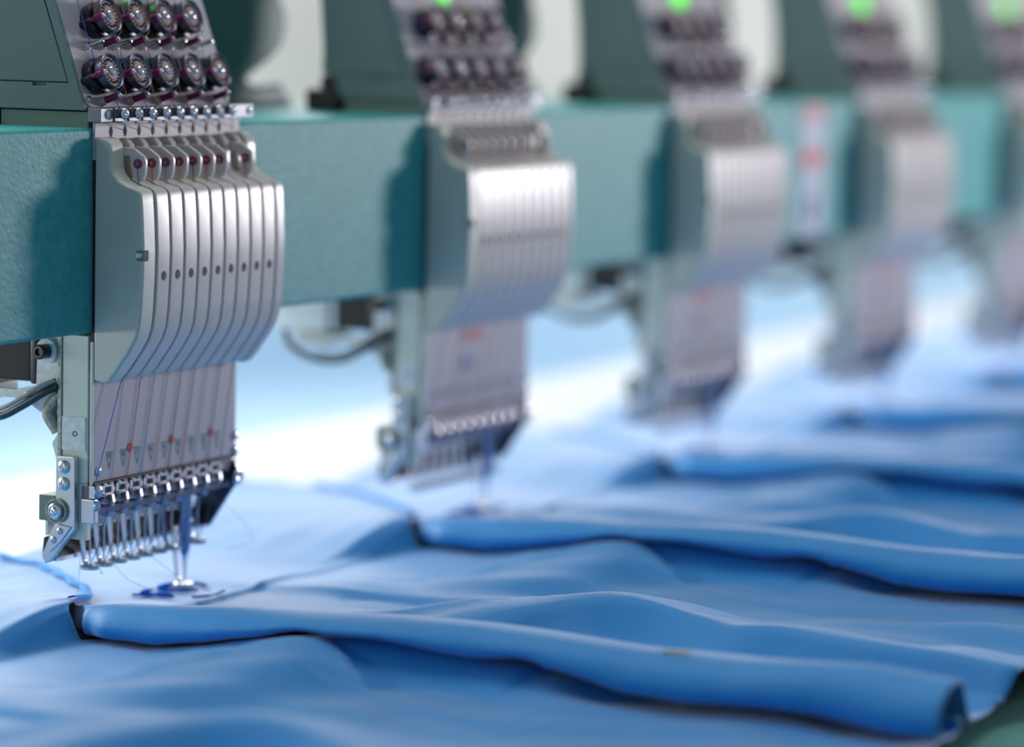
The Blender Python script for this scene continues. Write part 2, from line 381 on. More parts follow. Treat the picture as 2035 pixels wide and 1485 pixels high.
# take-up lever, a flat boomerang with a ceramic eye
LEV = [(-0.0010, 0.2272), (-0.0096, 0.2272), (-0.0148, 0.2268), (-0.0204, 0.2232), (-0.0214, 0.2207), (-0.0211, 0.2145), (-0.0200, 0.2120), (-0.0180, 0.2110), (-0.0157, 0.2116), (-0.0142, 0.2136), (-0.0146, 0.2192), (-0.0122, 0.2232), (-0.0010, 0.2222)]
bm = bmesh.new(); extrude_poly(bm, LEV, 0, -0.0013, 0.0013, 0.0005, 2); ME['lever'] = mesh_of(bm, 'ivory', 32)
bm = bmesh.new(); lathe(bm, (-0.0020, 0, 0), (1, 0, 0), [(0, 0.0012), (0, 0.0019), (0.0004, 0.0024), (0.0040, 0.0024), (0.0042, 0.0012)], 18); ME['eye'] = mesh_of(bm, 'magenta', 40)
bm = bmesh.new(); lathe(bm, (-0.00205, 0, 0), (1, 0, 0), [(0, 0.0008), (0.0003, 0.0006), (0.0002, 0)], 12); ME['eye_hole'] = mesh_of(bm, 'chrome', 40)

def triangle_mark(digit):
    bm = bmesh.new(); w_, h0, h1, t = 0.0026, 0.0030, -0.0052, 0.00022
    P = [(-w_, h0), (w_, h0), (0, h1)]
    for (ax, az), (bx, bz) in zip(P, P[1:] + P[:1]):
        dx, dz = bx - ax, bz - az; l = math.hypot(dx, dz); n_ = (-dz / l * t, dx / l * t)
        v = [bm.verts.new((p[0] + s * n_[0], 0, p[1] + s * n_[1])) for p, s in (((ax, az), 1), ((bx, bz), 1), ((bx, bz), -1), ((ax, az), -1))]
        bm.faces.new(v)
    tm = text_mesh(digit, 0.0042, 'ink'); tm.transform(Matrix.Translation((0, -0.00005, 0.0010))); bm.from_mesh(tm)
    return mesh_of(bm, 'ink')

def make_head(first):
    h = bpy.data.objects.new('embroidery_head', None); COL.objects.link(h)
    P = lambda n, me, loc=(0, 0, 0), rot=(0, 0, 0), label=None, parent=h: link(n, me, parent, loc, rot, label)
    # --- upper housing
    HP = [(0.0066, 0.2440), (0.0558, 0.2440), (0.0600, 0.2530), (0.0690, 0.2700), (0.0712, 0.30), (0.098, 0.42), (0.0687, 0.42)]
    P('housing', poly_mesh(HP, 0, 0.0010, 0.1290, 'green_paint', 0.0015, seg=2))
    cov = [(0.0685, 0.2575), (0.0150, 0.2575), (0.0157, 0.2595), (0.0297, 0.2985), (0.0590, 0.385), (0.085, 0.385), (0.0700, 0.2990), (0.0680, 0.2720)]
    P('side_cover', poly_mesh(cov, 0, -0.0008, 0.0014, 'green_paint', 0.0004))
    chk = [(0.0050, 0.2442), (0.0560, 0.2442), (0.0600, 0.2530), (0.0625, 0.2569), (0.0352, 0.2569), (0.0352, 0.2553), (0.0272, 0.2553), (0.0272, 0.2569), (0.0145, 0.2569), (0.0290, 0.2985), (0.0585, 0.386), (0.0610, 0.40), (0.0600, 0.40), (0.0245, 0.3010)]
    P('cheek_panel', poly_mesh(chk, 0, -0.0008, 0.0014, 'green_paint', 0.0004))
    P('base_block', mesh_of(bmbox(0.0006, 0.1290, 0.0040, 0.0545, 0.2352, 0.2438, bevel=0.0008), 'base_paint', 35))
    bm = bmesh.new(); box(bm, -0.002, 0.050, 0.0580, 0.0790, 0.2364, 0.2490, bevel=0.002); lathe(bm, (-0.001, 0.064, 0.2520), (1, 0, 0), [(0, 0.0055), (0.040, 0.0055)], 16)
    P('rear_motor', mesh_of(bm, 'brown_dark', 35), label='dark brown motor behind the housing')
    # --- sloped front panel
    bm = bmesh.new(); rr = 0.006; W = 0.1306; T = 0.185
    pts = []
    for cx_, cz_, a0 in ((rr, rr, 180), (W - rr, rr, 270), (W - rr, T - rr, 0), (rr, T - rr, 90)):
        for i in range(5):
            a = math.radians(a0 + 90 * i / 4); pts.append((cx_ + rr * math.cos(a), cz_ + rr * math.sin(a)))
    fr = [bm.verts.new(on_panel(x, s, 0)) for x, s in pts]; bk = [bm.verts.new(on_panel(x, s, -0.0035)) for x, s in pts]
    bm.faces.new(fr); bm.faces.new(list(reversed(bk)))
    for i in range(len(pts)): bm.faces.new((fr[i], bk[i], bk[(i + 1) % len(pts)], fr[(i + 1) % len(pts)]))
    bmesh.ops.recalc_face_normals(bm, faces=bm.faces)
    bmesh.ops.bevel(bm, geom=[e for e in bm.edges if all(v in fr for v in e.verts)], offset=0.0008, segments=2, affect='EDGES')
    P('front_panel', mesh_of(bm, 'panel_paint', 35))
    for x in (0.0045, 0.1262):
        P('panel_screw', ME['screw_small'], on_panel(x, 0.0048, 0), rot_to(PN))
    for k in range(5):
        build_disc(h, 0.0122 + 0.0242 * k, 0.0150)
        guide_post(h, 0.0135 + 0.0242 * k, 0.0032)
        side_post(h, 0.0036 + 0.0242 * k, 0.0142)
        P('thread_hook', ME['hook'], on_panel(0.0135 + 0.0242 * k, 0.0305), rot_to(PN, 0.4))
        if k < 4:
            build_disc(h, 0.0243 + 0.0242 * k, 0.0430)
            guide_post(h, 0.0256 + 0.0242 * k, 0.0312)
            side_post(h, 0.0157 + 0.0242 * k, 0.0422)
    bm = bmesh.new(); lathe(bm, (0, 0, 0), (0, 0, 1), [(0, 0.0074), (0.0015, 0.0074), (0.0035, 0.0062), (0.0048, 0.0032), (0.005, 0)], 20)
    P('indicator_lamp', mesh_of(bm, 'lamp_green', 50), on_panel(0.060, 0.0650, 0), rot_to(PN), 'lit green indicator lamp')
    P('lamp_switch', mesh_of(bmbox(-0.006, 0.006, -0.004, 0.004, 0, 0.003, bevel=0.0008), 'ivory', 35), on_panel(0.085, 0.0665, 0), rot_to(PN))
    # --- bar of spring screws
    bm = bmesh.new(); box(bm, 0.0, 0.1375, -0.0035, 0.0040, 0.2388, 0.2455, bevel=0.0005)
    bar = P('spring_bar', mesh_of(bm, 'bar_steel', 35))
    P('end_screw', ME['screw_mini'], (0.0062, -0.0035, 0.2424), rot_to((0, -1, 0), 0.3), parent=bar)
    P('end_screw', ME['screw_mini'], (0.1335, -0.0035, 0.2424), rot_to((0, -1, 0), 0.3), parent=bar)
    bm = bmesh.new(); box(bm, -0.0050, 0.0050, -0.0006, 0.0, -0.0036, 0.0030, bevel=0.0002, seg=1); box(bm, -0.0050, 0.0050, -0.0050, 0.0, -0.0040, -0.0034, bevel=0.0002, seg=1)
    tab = mesh_of(bm, 'bar_steel', 35)
    hel = [(0.0021 * math.cos(a), -0.0006 - 0.0032 * a / (2 * PI * 4), 0.0021 * math.sin(a)) for a in [2 * PI * i / 10 for i in range(41)]]
    spring = tube_mesh(hel, 0.00032, 'dark_steel', 5)
    for k in range(9):
        t = P('tab', tab, (0.0160 + 0.0121 * k, -0.0036, 0.2426), parent=bar)
        P('spring', spring, (0.0145 + 0.0121 * k, -0.0036, 0.2430), parent=bar)
        P('spring_screw', ME['screw_bar'], (0.0145 + 0.0121 * k, -0.0072, 0.2430), rot_to((0, -1, 0), random.uniform(0, 1.5)), parent=bar)
    # --- strip with thread holes above the cover
    me = mesh_of(bmbox(0.0003, 0.1300, 0.0, 0.0014, 0.2210, 0.2388, bevel=0.0003, seg=1), 'panel_paint', 30)
    cuts = []
    for k in range(0, 9):
        bm = bmesh.new(); lathe(bm, (0, -0.002, 0), (0, 1, 0), [(0, 0.0017), (0.0031, 0.0017)], 14); cm = mesh_of(bm, 'ivory'); cm.transform(Matrix.Diagonal((1, 1, 1.5, 1))); cm.transform(Matrix.Translation((sx_(k) + 0.0015, 0, 0.2342))); cuts.append(cm)
    P('thread_strip', carve(me, cuts, 'panel_paint'))
    # --- cover of the needle case: end pieces and nine fins
    P('cover_end', ME['cover_left'], label='ivory left end of the needle cover'); P('cover_end', ME['cover_right'])
    P('recessed_screw', ME['screw_mini'], (0.0030, -0.0236, 0.1768), rot_to((-0.55, -0.85, 0)))
    for k in range(9):
        f = P('cover_fin', ME['cover_fin'], (0.01835 + 0.0121 * k, 0, 0))
        P('web', ME['fin_web'], parent=f)
    P('case_core', mesh_of(bmbox(0.001, 0.1295, 0.0005, 0.0014, 0.1215, 0.2205), 'brown_dark'))
    for k in range(9):
        dz = 0.0 if k != 7 else -0.045
        l = P('take_up_lever', ME['lever'], (sx_(k), 0.0 if k != 7 else 0.004, dz * 0.6))
        e = P('eyelet', ME['eye'], (0, -0.0174, 0.2196), parent=l); P('eyelet_core', ME['eye_hole'], (0, -0.0174, 0.2196), parent=l)
    # --- face plate
    fp = P('face_plate', mesh_of(bmbox(0.0012, 0.1297, 0.0, 0.0028, 0.0668, 0.1205, bevel=0.0003, seg=1), 'plate', 30), label='grey numbered plate below the cover')
    for k in range(9):
        P('number_mark', ME['mark%d' % (9 - k)], (0.0144 + 0.01213 * k, -0.0002, 0.0772), parent=fp)
    if first:
        for x in (0.0323, 0.0691, 0.1055):
            bm = bmesh.new(); lathe(bm, (0, 0, 0), (0, -1, 0), [(0, 0.0023), (0.0004, 0.0022)], 18); P('red_dot', mesh_of(bm, 'red', 40), (x, 0, 0.0806), parent=fp)
    else:
        P('red_sticker', mesh_of(bmbox(0.046, 0.070, -0.0004, 0, 0.1055, 0.1125), 'faded_red'), parent=fp)
        P('pictogram', mesh_of(bmbox(0.044, 0.062, -0.0004, 0, 0.0875, 0.0970), 'sticker_blue'), parent=fp)
    P('face_screw', ME['screw_slot'], (0.0052, 0.0, 0.0718), rot_to((0, -1, 0), -0.6))
    for z in (0.0765, 0.0690): P('face_screw', ME['screw_slot'], (0.1290, -0.0005, z), rot_to((0, -1, 0), 0.5))
    P('side_strip', mesh_of(bmbox(-0.0004, 0.0011, -0.0002, 0.0014, 0.0600, 0.1345, bevel=0.0003, seg=1), 'cream', 30))
    # --- arm column seen below the beam
    ar = P('arm', mesh_of(bmbox(0.0003, 0.024, 0.0030, 0.0176, 0.0660, 0.1371, bevel=0.0005), 'cream', 35))
    P('arm_foot', mesh_of(bmbox(0.0003, 0.0032, 0.0030, 0.0176, 0.0385, 0.0659, bevel=0.0003), 'cream', 35), parent=ar)
    P('rear_edge', mesh_of(bmbox(-0.0004, 0.010, 0.0177, 0.0200, 0.0440, 0.1371, bevel=0.0004), 'pitted_metal', 35), parent=ar)
    P('bare_patch', mesh_of(bmbox(-0.0006, 0.002, 0.0038, 0.0172, 0.0815, 0.0978, bevel=0.0002), 'cast_metal', 35), parent=ar)
    bm = bmesh.new(); lathe(bm, (-0.0005, 0.0097, 0.0898), (-1, 0, 0), [(0, 0.0014), (0.0003, 0.0014), (0.0003, 0.0009), (-0.0, 0.0008)], 16); P('set_screw', mesh_of(bm, 'dark_steel', 40), parent=ar)
    # --- silver side bracket
    BR = [(0.0183, 0.0776), (0.0170, 0.0790), (0.0085, 0.0792), (0.0074, 0.0780), (0.0072, 0.0440), (0.0150, 0.0350), (0.0212, 0.0272), (0.0242, 0.0262), (0.0265, 0.0298), (0.0240, 0.0350), (0.0186, 0.0470)]
    br = P('side_bracket', poly_mesh(BR, 0, -0.0040, -0.0005, 'satin_steel', 0.0007, seg=2))
    FL = [(0.0085, 0.0452), (0.0150, 0.0370), (0.0205, 0.0322), (0.0225, 0.0345), (0.0195, 0.0415), (0.0165, 0.0460)]
    P('reinforcing_tab', poly_mesh(FL, 0, -0.0050, -0.0040, 'satin_steel', 0.0004), parent=br)
    for y, z in ((0.0134, 0.0739), (0.0134, 0.0657)): P('bracket_screw', ME['screw_cross'], (-0.0040, y, z), rot_to((-1, 0, 0), 0.3), parent=br)
    for y, z in ((0.0150, 0.0427), (0.0186, 0.0382)): P('small_screw', ME['screw_small'], (-0.0050, y, z), rot_to((-1, 0, 0), 0.6), parent=br)
    bm = bmesh.new(); lathe(bm, (-0.0040, 0.0170, 0.0523), (-1, 0, 0), [(0, 0.0060), (0.0016, 0.0060), (0.0016, 0.0052), (0.0006, 0.0050), (0.0006, 0)], 30); P('washer', mesh_of(bm, 'pitted_metal', 35), parent=br)
    bm = bmesh.new(); lathe(bm, (-0.0046, 0.0170, 0.0523), (-1, 0, 0), [(0, 0.0040), (0.0020, 0.0040), (0.0028, 0.0032), (0.0028, 0.0026), (0.0022, 0.0026), (0.0022, 0)], 30); P('collar', mesh_of(bm, 'satin_steel', 35), parent=br)
    P('slotted_bolt', ME['screw_slot'], (-0.0068, 0.0170, 0.0523), rot_to((-1, 0, 0), -0.7), parent=br)
    P('stop_block', mesh_of(bmbox(-0.0040, 0.0100, 0.0188, 0.0280, 0.0470, 0.0595, bevel=0.0005), 'base_paint', 35))
    # --- rail below the needles
    RA = [(0.0205, 0.0285), (0.0205, 0.0300), (0.0265, 0.0385), (0.0275, 0.0380), (0.0285, 0.0285)]
    ra = P('thread_catch_rail', poly_mesh(RA, 0, -0.0005, 0.1300, 'brown_dark', 0.0003))
    P('rail_lip', mesh_of(bmbox(-0.0005, 0.1300, 0.0196, 0.0204, 0.0268, 0.0290, bevel=0.0002, seg=1), 'chrome', 30), parent=ra)
    P('rail_lip', mesh_of(bmbox(-0.0005, 0.1300, 0.0205, 0.0280, 0.0270, 0.0278, bevel=0.0002, seg=1), 'chrome', 30), parent=ra)
    P('felt_strip', mesh_of(bmbox(0.0030, 0.1290, 0.0276, 0.0290, 0.0385, 0.0500), 'cast_metal', 30), parent=ra)
    P('end_bracket', poly_mesh([(0.0180, 0.0640), (0.0, 0.0640), (-0.0020, 0.0600), (-0.0020, 0.0530), (0.0020, 0.0480), (0.0150, 0.0285), (0.0242, 0.0275), (0.0265, 0.0300)], 0, 0.1282, 0.1308, 'dark_steel', 0.0004))
    bm = bmesh.new(); lathe(bm, (0.127, -0.0025, 0.0560), (0, -1, 0), [(0, 0.0042), (0.0016, 0.0042), (0.002, 0.003), (0.0012, 0.0018), (0.0012, 0)], 22); P('ring_bolt', mesh_of(bm, 'satin_steel', 35))
    # --- clip row under the plate
    P('seal_strip', mesh_of(bmbox(0.0005, 0.1290, -0.0012, 0.0020, 0.0654, 0.0667), 'brown_dark'))
    hb = P('clip_bar', mesh_of(bmbox(0.0, 0.1285, 0.0008, 0.0060, 0.0505, 0.0652, bevel=0.0004), 'dark_steel', 35))
    P('end_plate', mesh_of(bmbox(-0.0012, 0.0050, -0.0022, 0.0010, 0.0592, 0.0652, bevel=0.0003), 'satin_steel', 35), parent=hb)
    P('lower_end_plate', mesh_of(bmbox(-0.0012, 0.0028, -0.0020, 0.0060, 0.0468, 0.0588, bevel=0.0008), 'satin_steel', 35), parent=hb)
    bm = bmesh.new(); lathe(bm, (0.0008, -0.0020, 0.0557), (0, -1, 0), [(0, 0.0026), (0.0008, 0.0026), (0.0011, 0.0020), (0.0002, 0.0013), (0.0002, 0)], 18); P('socket_bolt', mesh_of(bm, 'chrome', 35), parent=hb)
    P('clip_screw', ME['screw_cross'], (0.0020, -0.0022, 0.0626), rot_to((0, -1, 0), 0.4), parent=hb)
    bm = bmesh.new()
    OUT = [(-0.0054, 0.0028), (0.0040, 0.0028), (0.0060, 0.0), (0.0040, -0.0028), (-0.0054, -0.0028)]; INN = [(-0.0036, 0.0015), (0.0026, 0.0015), (0.0026, 0.0), (0.0026, -0.0013), (-0.0036, -0.0013)]
    def ring(pts, y): return [bm.verts.new((x, y, z)) for x, z in pts]
    of, inf, ob, inb = ring(OUT, -0.0032), ring(INN, -0.0032), ring(OUT, 0), ring(INN, -0.0014)
    for i in range(5):
        j = (i + 1) % 5
        bm.faces.new((of[i], of[j], inf[j], inf[i])); bm.faces.new((of[i], ob[i], ob[j], of[j])); bm.faces.new((inf[i], inf[j], inb[j], inb[i]))
    bm.faces.new(inb); bm.faces.new(ob)
    box(bm, -0.0050, -0.0020, -0.0040, -0.0005, 0.0024, 0.0036, bevel=0.0003, seg=1); box(bm, 0.0005, 0.0035, -0.0040, -0.0005, 0.0024, 0.0036, bevel=0.0003, seg=1)
    box(bm, -0.0042, -0.0010, -0.0040, -0.0030, -0.0024, -0.0016, bevel=0.0002, seg=1)
    clip = mesh_of(bm, 'clip_steel', 30)
    hook = poly_mesh([(-0.0012, 0.0), (-0.0045, 0.0), (-0.0052, -0.0035), (-0.0036, -0.0062), (0.0, -0.0062), (0.0, -0.0048), (-0.0030, -0.0046), (-0.0034, -0.0030), (-0.0014, -0.0024)], 0, -0.0012, 0.0012, 'clip_steel', 0.0003)
    pad = mesh_of(bmbox(-0.0013, 0.0013, -0.0050, -0.0030, -0.0058, -0.0028, bevel=0.0008), 'panel_paint', 40)
    clampb = mesh_of(bmbox(-0.0030, 0.0030, -0.0036, 0.0036, -0.0034, 0.0034, bevel=0.0006), 'blue_steel', 35)
    bm = bmesh.new(); lathe(bm, (-0.0030, -0.001, 0), (-1, 0, 0), [(0, 0.0012), (0.0020, 0.0012), (0.0022, 0.0007), (0.0022, 0)], 12); lathe(bm, (0, -0.0036, 0.0006), (0, -1, 0), [(0, 0.0010), (0.0012, 0.0010), (0.0012, 0)], 12); cs = mesh_of(bm, 'chrome', 35)
    ndl = bmesh.new(); lathe(ndl, (0, 0, 0), (0, 0, -1), [(0, 0.00085), (0.0050, 0.00085), (0.0065, 0.00048), (0.0215, 0.00045), (0.0235, 0)], 10); needle = mesh_of(ndl, 'satin_steel', 50)
    bm = bmesh.new()
    SP = [(0.0010, 0.0172, 0.0520, 0.0025), (0.0011, 0.0172, 0.0400, 0.0024), (0.0018, 0.0172, 0.0340, 0.0020), (0.0026, 0.0170, 0.0290, 0.0017), (0.0034, 0.0168, 0.0250, 0.0015), (0.0030, 0.0155, 0.0232, 0.0015)]
    prev = None
    for x, y, z, hw in SP:
        cur = [bm.verts.new((x - hw, y, z)), bm.verts.new((x + hw, y, z)), bm.verts.new((x + hw, y + 0.0012, z)), bm.verts.new((x - hw, y + 0.0012, z))]
        if prev:
            for i in range(4): bm.faces.new((prev[i], cur[i], cur[(i + 1) % 4], prev[(i + 1) % 4]))
        else: bm.faces.new(list(reversed(cur)))
        prev = cur
    bm.faces.new(prev); bmesh.ops.recalc_face_normals(bm, faces=bm.faces)
    bmesh.ops.bevel(bm, geom=list(bm.edges), offset=0.0003, segments=1, affect='EDGES')
    strip = mesh_of(bm, 'bronze_steel' if False else 'satin_steel', 50)
    bm = bmesh.new(); lathe(bm, (0, 0, 0), (0, 0, 1), [(0, 0.0020), (0, 0.0048), (0.0004, 0.0052), (0.0014, 0.0052), (0.0018, 0.0047), (0.0018, 0.0020)], 24)
    for f in [f for f in bm.faces if len(f.verts) > 6]: bm.faces.remove(f)
    footr = mesh_of(bm, 'satin_steel', 40)
    for k in range(9):
        x = nx(k)
        cl = P('thread_clip', clip, (0.0105 + 0.0121 * k, 0.0008, 0.0625), parent=hb)
        P('clip_hook', hook, (0.0125 + 0.0121 * k, 0.0008, 0.0600), parent=hb); P('clip_pad', pad, (0.0125 + 0.0121 * k, 0.0008, 0.0600), parent=hb)
        act = (k == 7); dz = -0.0205 if act else 0.0
        if act:
            bm = bmesh.new(); lathe(bm, (0, 0, 0), (0, 0, -1), [(0, 0.0036), (0.0290, 0.0036), (0.0290, 0.0046), (0.0315, 0.0046), (0.0315, 0.0034), (0.0430, 0.0028), (0.0475, 0.0009), (0.0505, 0.0006), (0.0612, 0.0)], 18)
            nd = P('needle_bar', mesh_of(bm, 'blue_steel', 40), (x, 0.012, 0.0640), label='lowered needle bar stitching the fabric')
        else:
            bm = None
            nd = P('needle', needle, (x, 0.012, 0.0470))
            nc = P('needle_clamp', clampb, (x, 0.0110, 0.0500)); P('clamp_screw', cs, parent=nc)
        ft = P('presser_foot', strip, (x, 0, dz)); P('foot_ring', footr, (0, 0.012, 0.0218), parent=ft)
    P('guide_block', mesh_of(bmbox(0.0040, 0.1280, 0.0186, 0.0210, 0.0490, 0.0650, bevel=0.0006), 'dark_steel', 35))
    P('spare_rod', tube_mesh([(nx(8) - 0.0035, 0.016, 0.062), (nx(8) - 0.0035, 0.016, 0.030)], 0.0024, 'blue_steel', 12))
    # --- motor, bracket and cable under the beam
    bm = bmesh.new(); box(bm, 0.004, 0.034, 0.0385, 0.0590, 0.1125, 0.1345, bevel=0.0015); mo = P('cutter_motor', mesh_of(bm, 'black_matte', 35), label='black motor block under the beam')
    P('motor_cap', mesh_of(bmbox(0.003, 0.0345, 0.0350, 0.0384, 0.1115, 0.1345, bevel=0.001), 'cable', 35), parent=mo)
    P('motor_cap', mesh_of(bmbox(0.003, 0.0345, 0.0591, 0.0620, 0.1115, 0.1345, bevel=0.001), 'cast_metal', 35), parent=mo)
    BK = [(0.0205, 0.1365), (0.0320, 0.1365), (0.0345, 0.1240), (0.0350, 0.1110), (0.0470, 0.1085), (0.0640, 0.1085), (0.0640, 0.1045), (0.0420, 0.1040), (0.0330, 0.0985), (0.0205, 0.0960)]
    bk = P('motor_bracket', poly_mesh(BK, 0, 0.0030, 0.0060, 'cast_metal', 0.0006))
    bm = bmesh.new(); lathe(bm, (0.0030, 0.0265, 0.1285), (-1, 0, 0), [(0, 0.0060), (0.004, 0.0060), (0.004, 0.0035)], 20); P('bushing', mesh_of(bm, 'cast_metal', 35), parent=bk)
    bm = bmesh.new(); lathe(bm, (-0.0010, 0.0265, 0.1285), (-1, 0, 0), [(0, 0.0036), (0.006, 0.0036), (0.0065, 0.003), (0.0065, 0.0017), (0.005, 0.0015), (0.005, 0)], 18); P('socket_screw', mesh_of(bm, 'black', 35), parent=bk)
    P('bracket_screw', ME['screw_small'], (0.0030, 0.0395, 0.1063), rot_to((-1, 0, 0), 0.2), parent=bk)
    P('slot_plate', mesh_of(bmbox(0.0022, 0.0031, 0.0232, 0.0262, 0.1060, 0.1140, bevel=0.0004), 'black_matte'), parent=bk)
    P('solenoid_cover', mesh_of(bmbox(0.004, 0.040, 0.0660, 0.0980, 0.1100, 0.1345, bevel=0.002), 'cast_metal', 35))
    P('solenoid_plate', mesh_of(bmbox(0.004, 0.030, 0.0640, 0.0860, 0.1020, 0.1095, bevel=0.001), 'ivory_side', 35))
    P('cable', tube_mesh([(0.000, 0.0205, 0.1120), (-0.002, 0.0280, 0.1080), (-0.002, 0.0400, 0.1010), (0.0, 0.0540, 0.0950), (0.002, 0.0720, 0.0945), (0.005, 0.0900, 0.1010), (0.010, 0.0980, 0.1120)], 0.0021, 'cable', 10, curve=8), label='black cable looping under the motor')
    P('wire_sleeve', tube_mesh([(-0.0015, 0.0205, 0.1150), (-0.0035, 0.0290, 0.1110), (-0.0035, 0.0400, 0.1045), (-0.002, 0.0540, 0.0985), (0.0, 0.0700, 0.0985)], 0.0011, 'sleeve', 8, curve=8), label='grey wire beside the cable')
    P('elbow_fitting', tube_mesh([(0.004, 0.0215, 0.1080), (0.002, 0.0265, 0.0990), (0.003, 0.0215, 0.0900)], 0.0036, 'pitted_metal', 12, curve=5))
    P('guard_sheet', poly_mesh([(0.0205, 0.0900), (0.0245, 0.0840), (0.0215, 0.0745), (0.0205, 0.0740)], 0, 0.002, 0.003, 'cast_metal'))
    # --- threads
    for k in range(9):
        m = 'thread_' + TH[k][0]
        xs = sx_(k) + 0.0022
        low = (k % 2 == 0)
        xd = (0.0122 + 0.0242 * (k // 2)) if low else (0.0243 + 0.0242 * (k // 2))
        sd_ = 0.0150 if low else 0.0430
        pts = [on_panel(xd - 0.010, 0.085, 0.0100), on_panel(xd - 0.0100, sd_ + 0.006, 0.0105), on_panel(xd - 0.0098, sd_ - 0.001, 0.0105)]
        a = P('thread', tube_mesh(pts, 0.0002, m, 5)) 
        pts = [on_panel(xd + 0.0045, sd_ + 0.0070, 0.0130), on_panel(xd + 0.0050, sd_ - 0.0085, 0.0120)]
        if not low: pts += [on_panel(xd + 0.0030, 0.0312, 0.0085)]
        pts += [on_panel(xd + 0.0026 if low else xs - 0.001, 0.0030, 0.0070), Vector((xs, -0.0078, 0.2410)), Vector((sx_(k) + 0.0055, -0.0052, 0.2386)), Vector((sx_(k) + 0.0136, -0.0002, 0.2345)), Vector((sx_(k) + 0.0140, 0.0006 if k < 8 else -0.0004, 0.2330))]
        P('thread', tube_mesh(pts, 0.0002, m, 5))
        if k != 7:
            P('thread', tube_mesh([(sx_(k) - 0.0022, -0.0174, 0.2196), (sx_(k) - 0.0024, -0.0184, 0.2110), (sx_(k) - 0.0012, -0.0190, 0.2085)], 0.0002, m, 5))
        x0 = 0.0222 + 0.0121 * k - (0.0050 if k == 0 else 0.0); x1 = 0.0117 + 0.0121 * k if k else -0.0030
        P('thread', tube_mesh([(x0 + 0.002, -0.0075, 0.1210), (x0, -0.0045, 0.1140), (x1, -0.0042, 0.0680), (x1 - 0.0012 if k else -0.0034, -0.0045, 0.0600), (nx(k) - 0.0080, -0.0035, 0.0540), (nx(k) - 0.002, 0.0060, 0.0330), (nx(k), 0.0115, 0.0240 if k != 7 else 0.004)], 0.00022, m, 5))
    return h

for d in '123456789': ME['mark' + d] = triangle_mark(d)
def copy_tree(o, parent=None):
    c = o.copy(); COL.objects.link(c)
    if parent: c.parent = parent
    for ch in o.children: copy_tree(ch, c)
    return c
heads = [make_head(True), make_head(False)]
heads[1].location = (PITCH, 0, 0)
for k in (2, 3, 4):
    c = copy_tree(heads[1]); c.location = (PITCH * k, 0, 0); heads.append(c)
HL = ['nearest embroidery head in sharp focus with red dots on its numbered plate',
      'second embroidery head from the left, slightly blurred, with clear black dials',
      'blurred middle embroidery head just left of the red banded strip on the beam',
      'fourth embroidery head, strongly blurred, right of the red banded strip',
      'farthest blurred embroidery head cut off by the right edge of the picture']
for h, l in zip(heads, HL): tag(h, l, 'embroidery head', 'embroidery heads along the teal beam')

# ------------------------------------------------------------------ rear arms on the beam (dark teal shapes between the heads)
RP = [(-0.06, 0.2362), (0.0575, 0.2362), (0.0500, 0.2440), (0.0430, 0.2500), (0.0256, 0.2488), (0.0080, 0.2495), (0.0050, 0.2530), (0.0110, 0.2562), (0.0310, 0.2640), (0.0440, 0.2720), (0.0485, 0.2820), (0.0470, 0.2930), (0.0400, 0.3020), (0.0300, 0.4000), (-0.06, 0.4000)]
arm_me = None
for k in range(5):
    if arm_me is None:
        arm_me = poly_mesh(RP, 1, 0.0, 0.030, 'dark_teal', 0.004, seg=3); arm_me.transform(Matrix.Translation((0, 0, -0.2362)))
    o = link('rear_arm', arm_me, None, (0.345 + PITCH * k, 0.130, 0.2362))
    tag(o, ['dark teal curved arm standing behind and right of the nearest head', 'dark teal curved arm on the beam behind the second head', 'dark teal curved arm on the beam behind the middle head',
            'dark teal curved arm on the beam behind the fourth head', 'dark teal curved arm on the beam behind the farthest head'][k], 'machine arm', 'curved arms on the rear of the beam')

# ------------------------------------------------------------------ fabric
def ss(a, b, x): t = np.clip((x - a) / (b - a), 0, 1); return t * t * (3 - 2 * t)
def ridge(u, v, line, sn, sf):
    """smooth hill along a polyline of (u, v, height); sn/sf widths on the near (-u) and far side"""
    best = np.zeros_like(u); 
    P = np.array([(p.x, p.y, p.z) for p in catmull(line, 7)])
    dmin = np.full_like(u, 1e9); hh = np.zeros_like(u); side = np.ones_like(u)
    for a, b in zip(P, P[1:]):
        d = b[:2] - a[:2]; L2 = d @ d
        t = np.clip(((u - a[0]) * d[0] + (v - a[1]) * d[1]) / L2, 0, 1)
        qx = a[0] + t * d[0]; qy = a[1] + t * d[1]
        dist = np.hypot(u - qx, v - qy); nearer = dist < dmin
        dmin = np.where(nearer, dist, dmin); hh = np.where(nearer, a[2] + t * (b[2] - a[2]), hh)
        side = np.where(nearer, (u - qx), side)
    sg = sn + (sf - sn) * ss(-0.008, 0.008, side)
    return hh * np.exp(-(dmin / sg) ** 2)
VZ = [-0.447, -0.43, -0.354, -0.308, -0.258, -0.226, -0.185, -0.105, -0.06, -0.035, 0.0, 0.05, 0.14, 0.2]
ZC = [0.030, 0.029, 0.0235, 0.0230, 0.0250, 0.026, 0.0255, 0.0215, 0.0175, 0.0160, 0.011, 0.006, 0.001, 0.0]
UC = -0.034
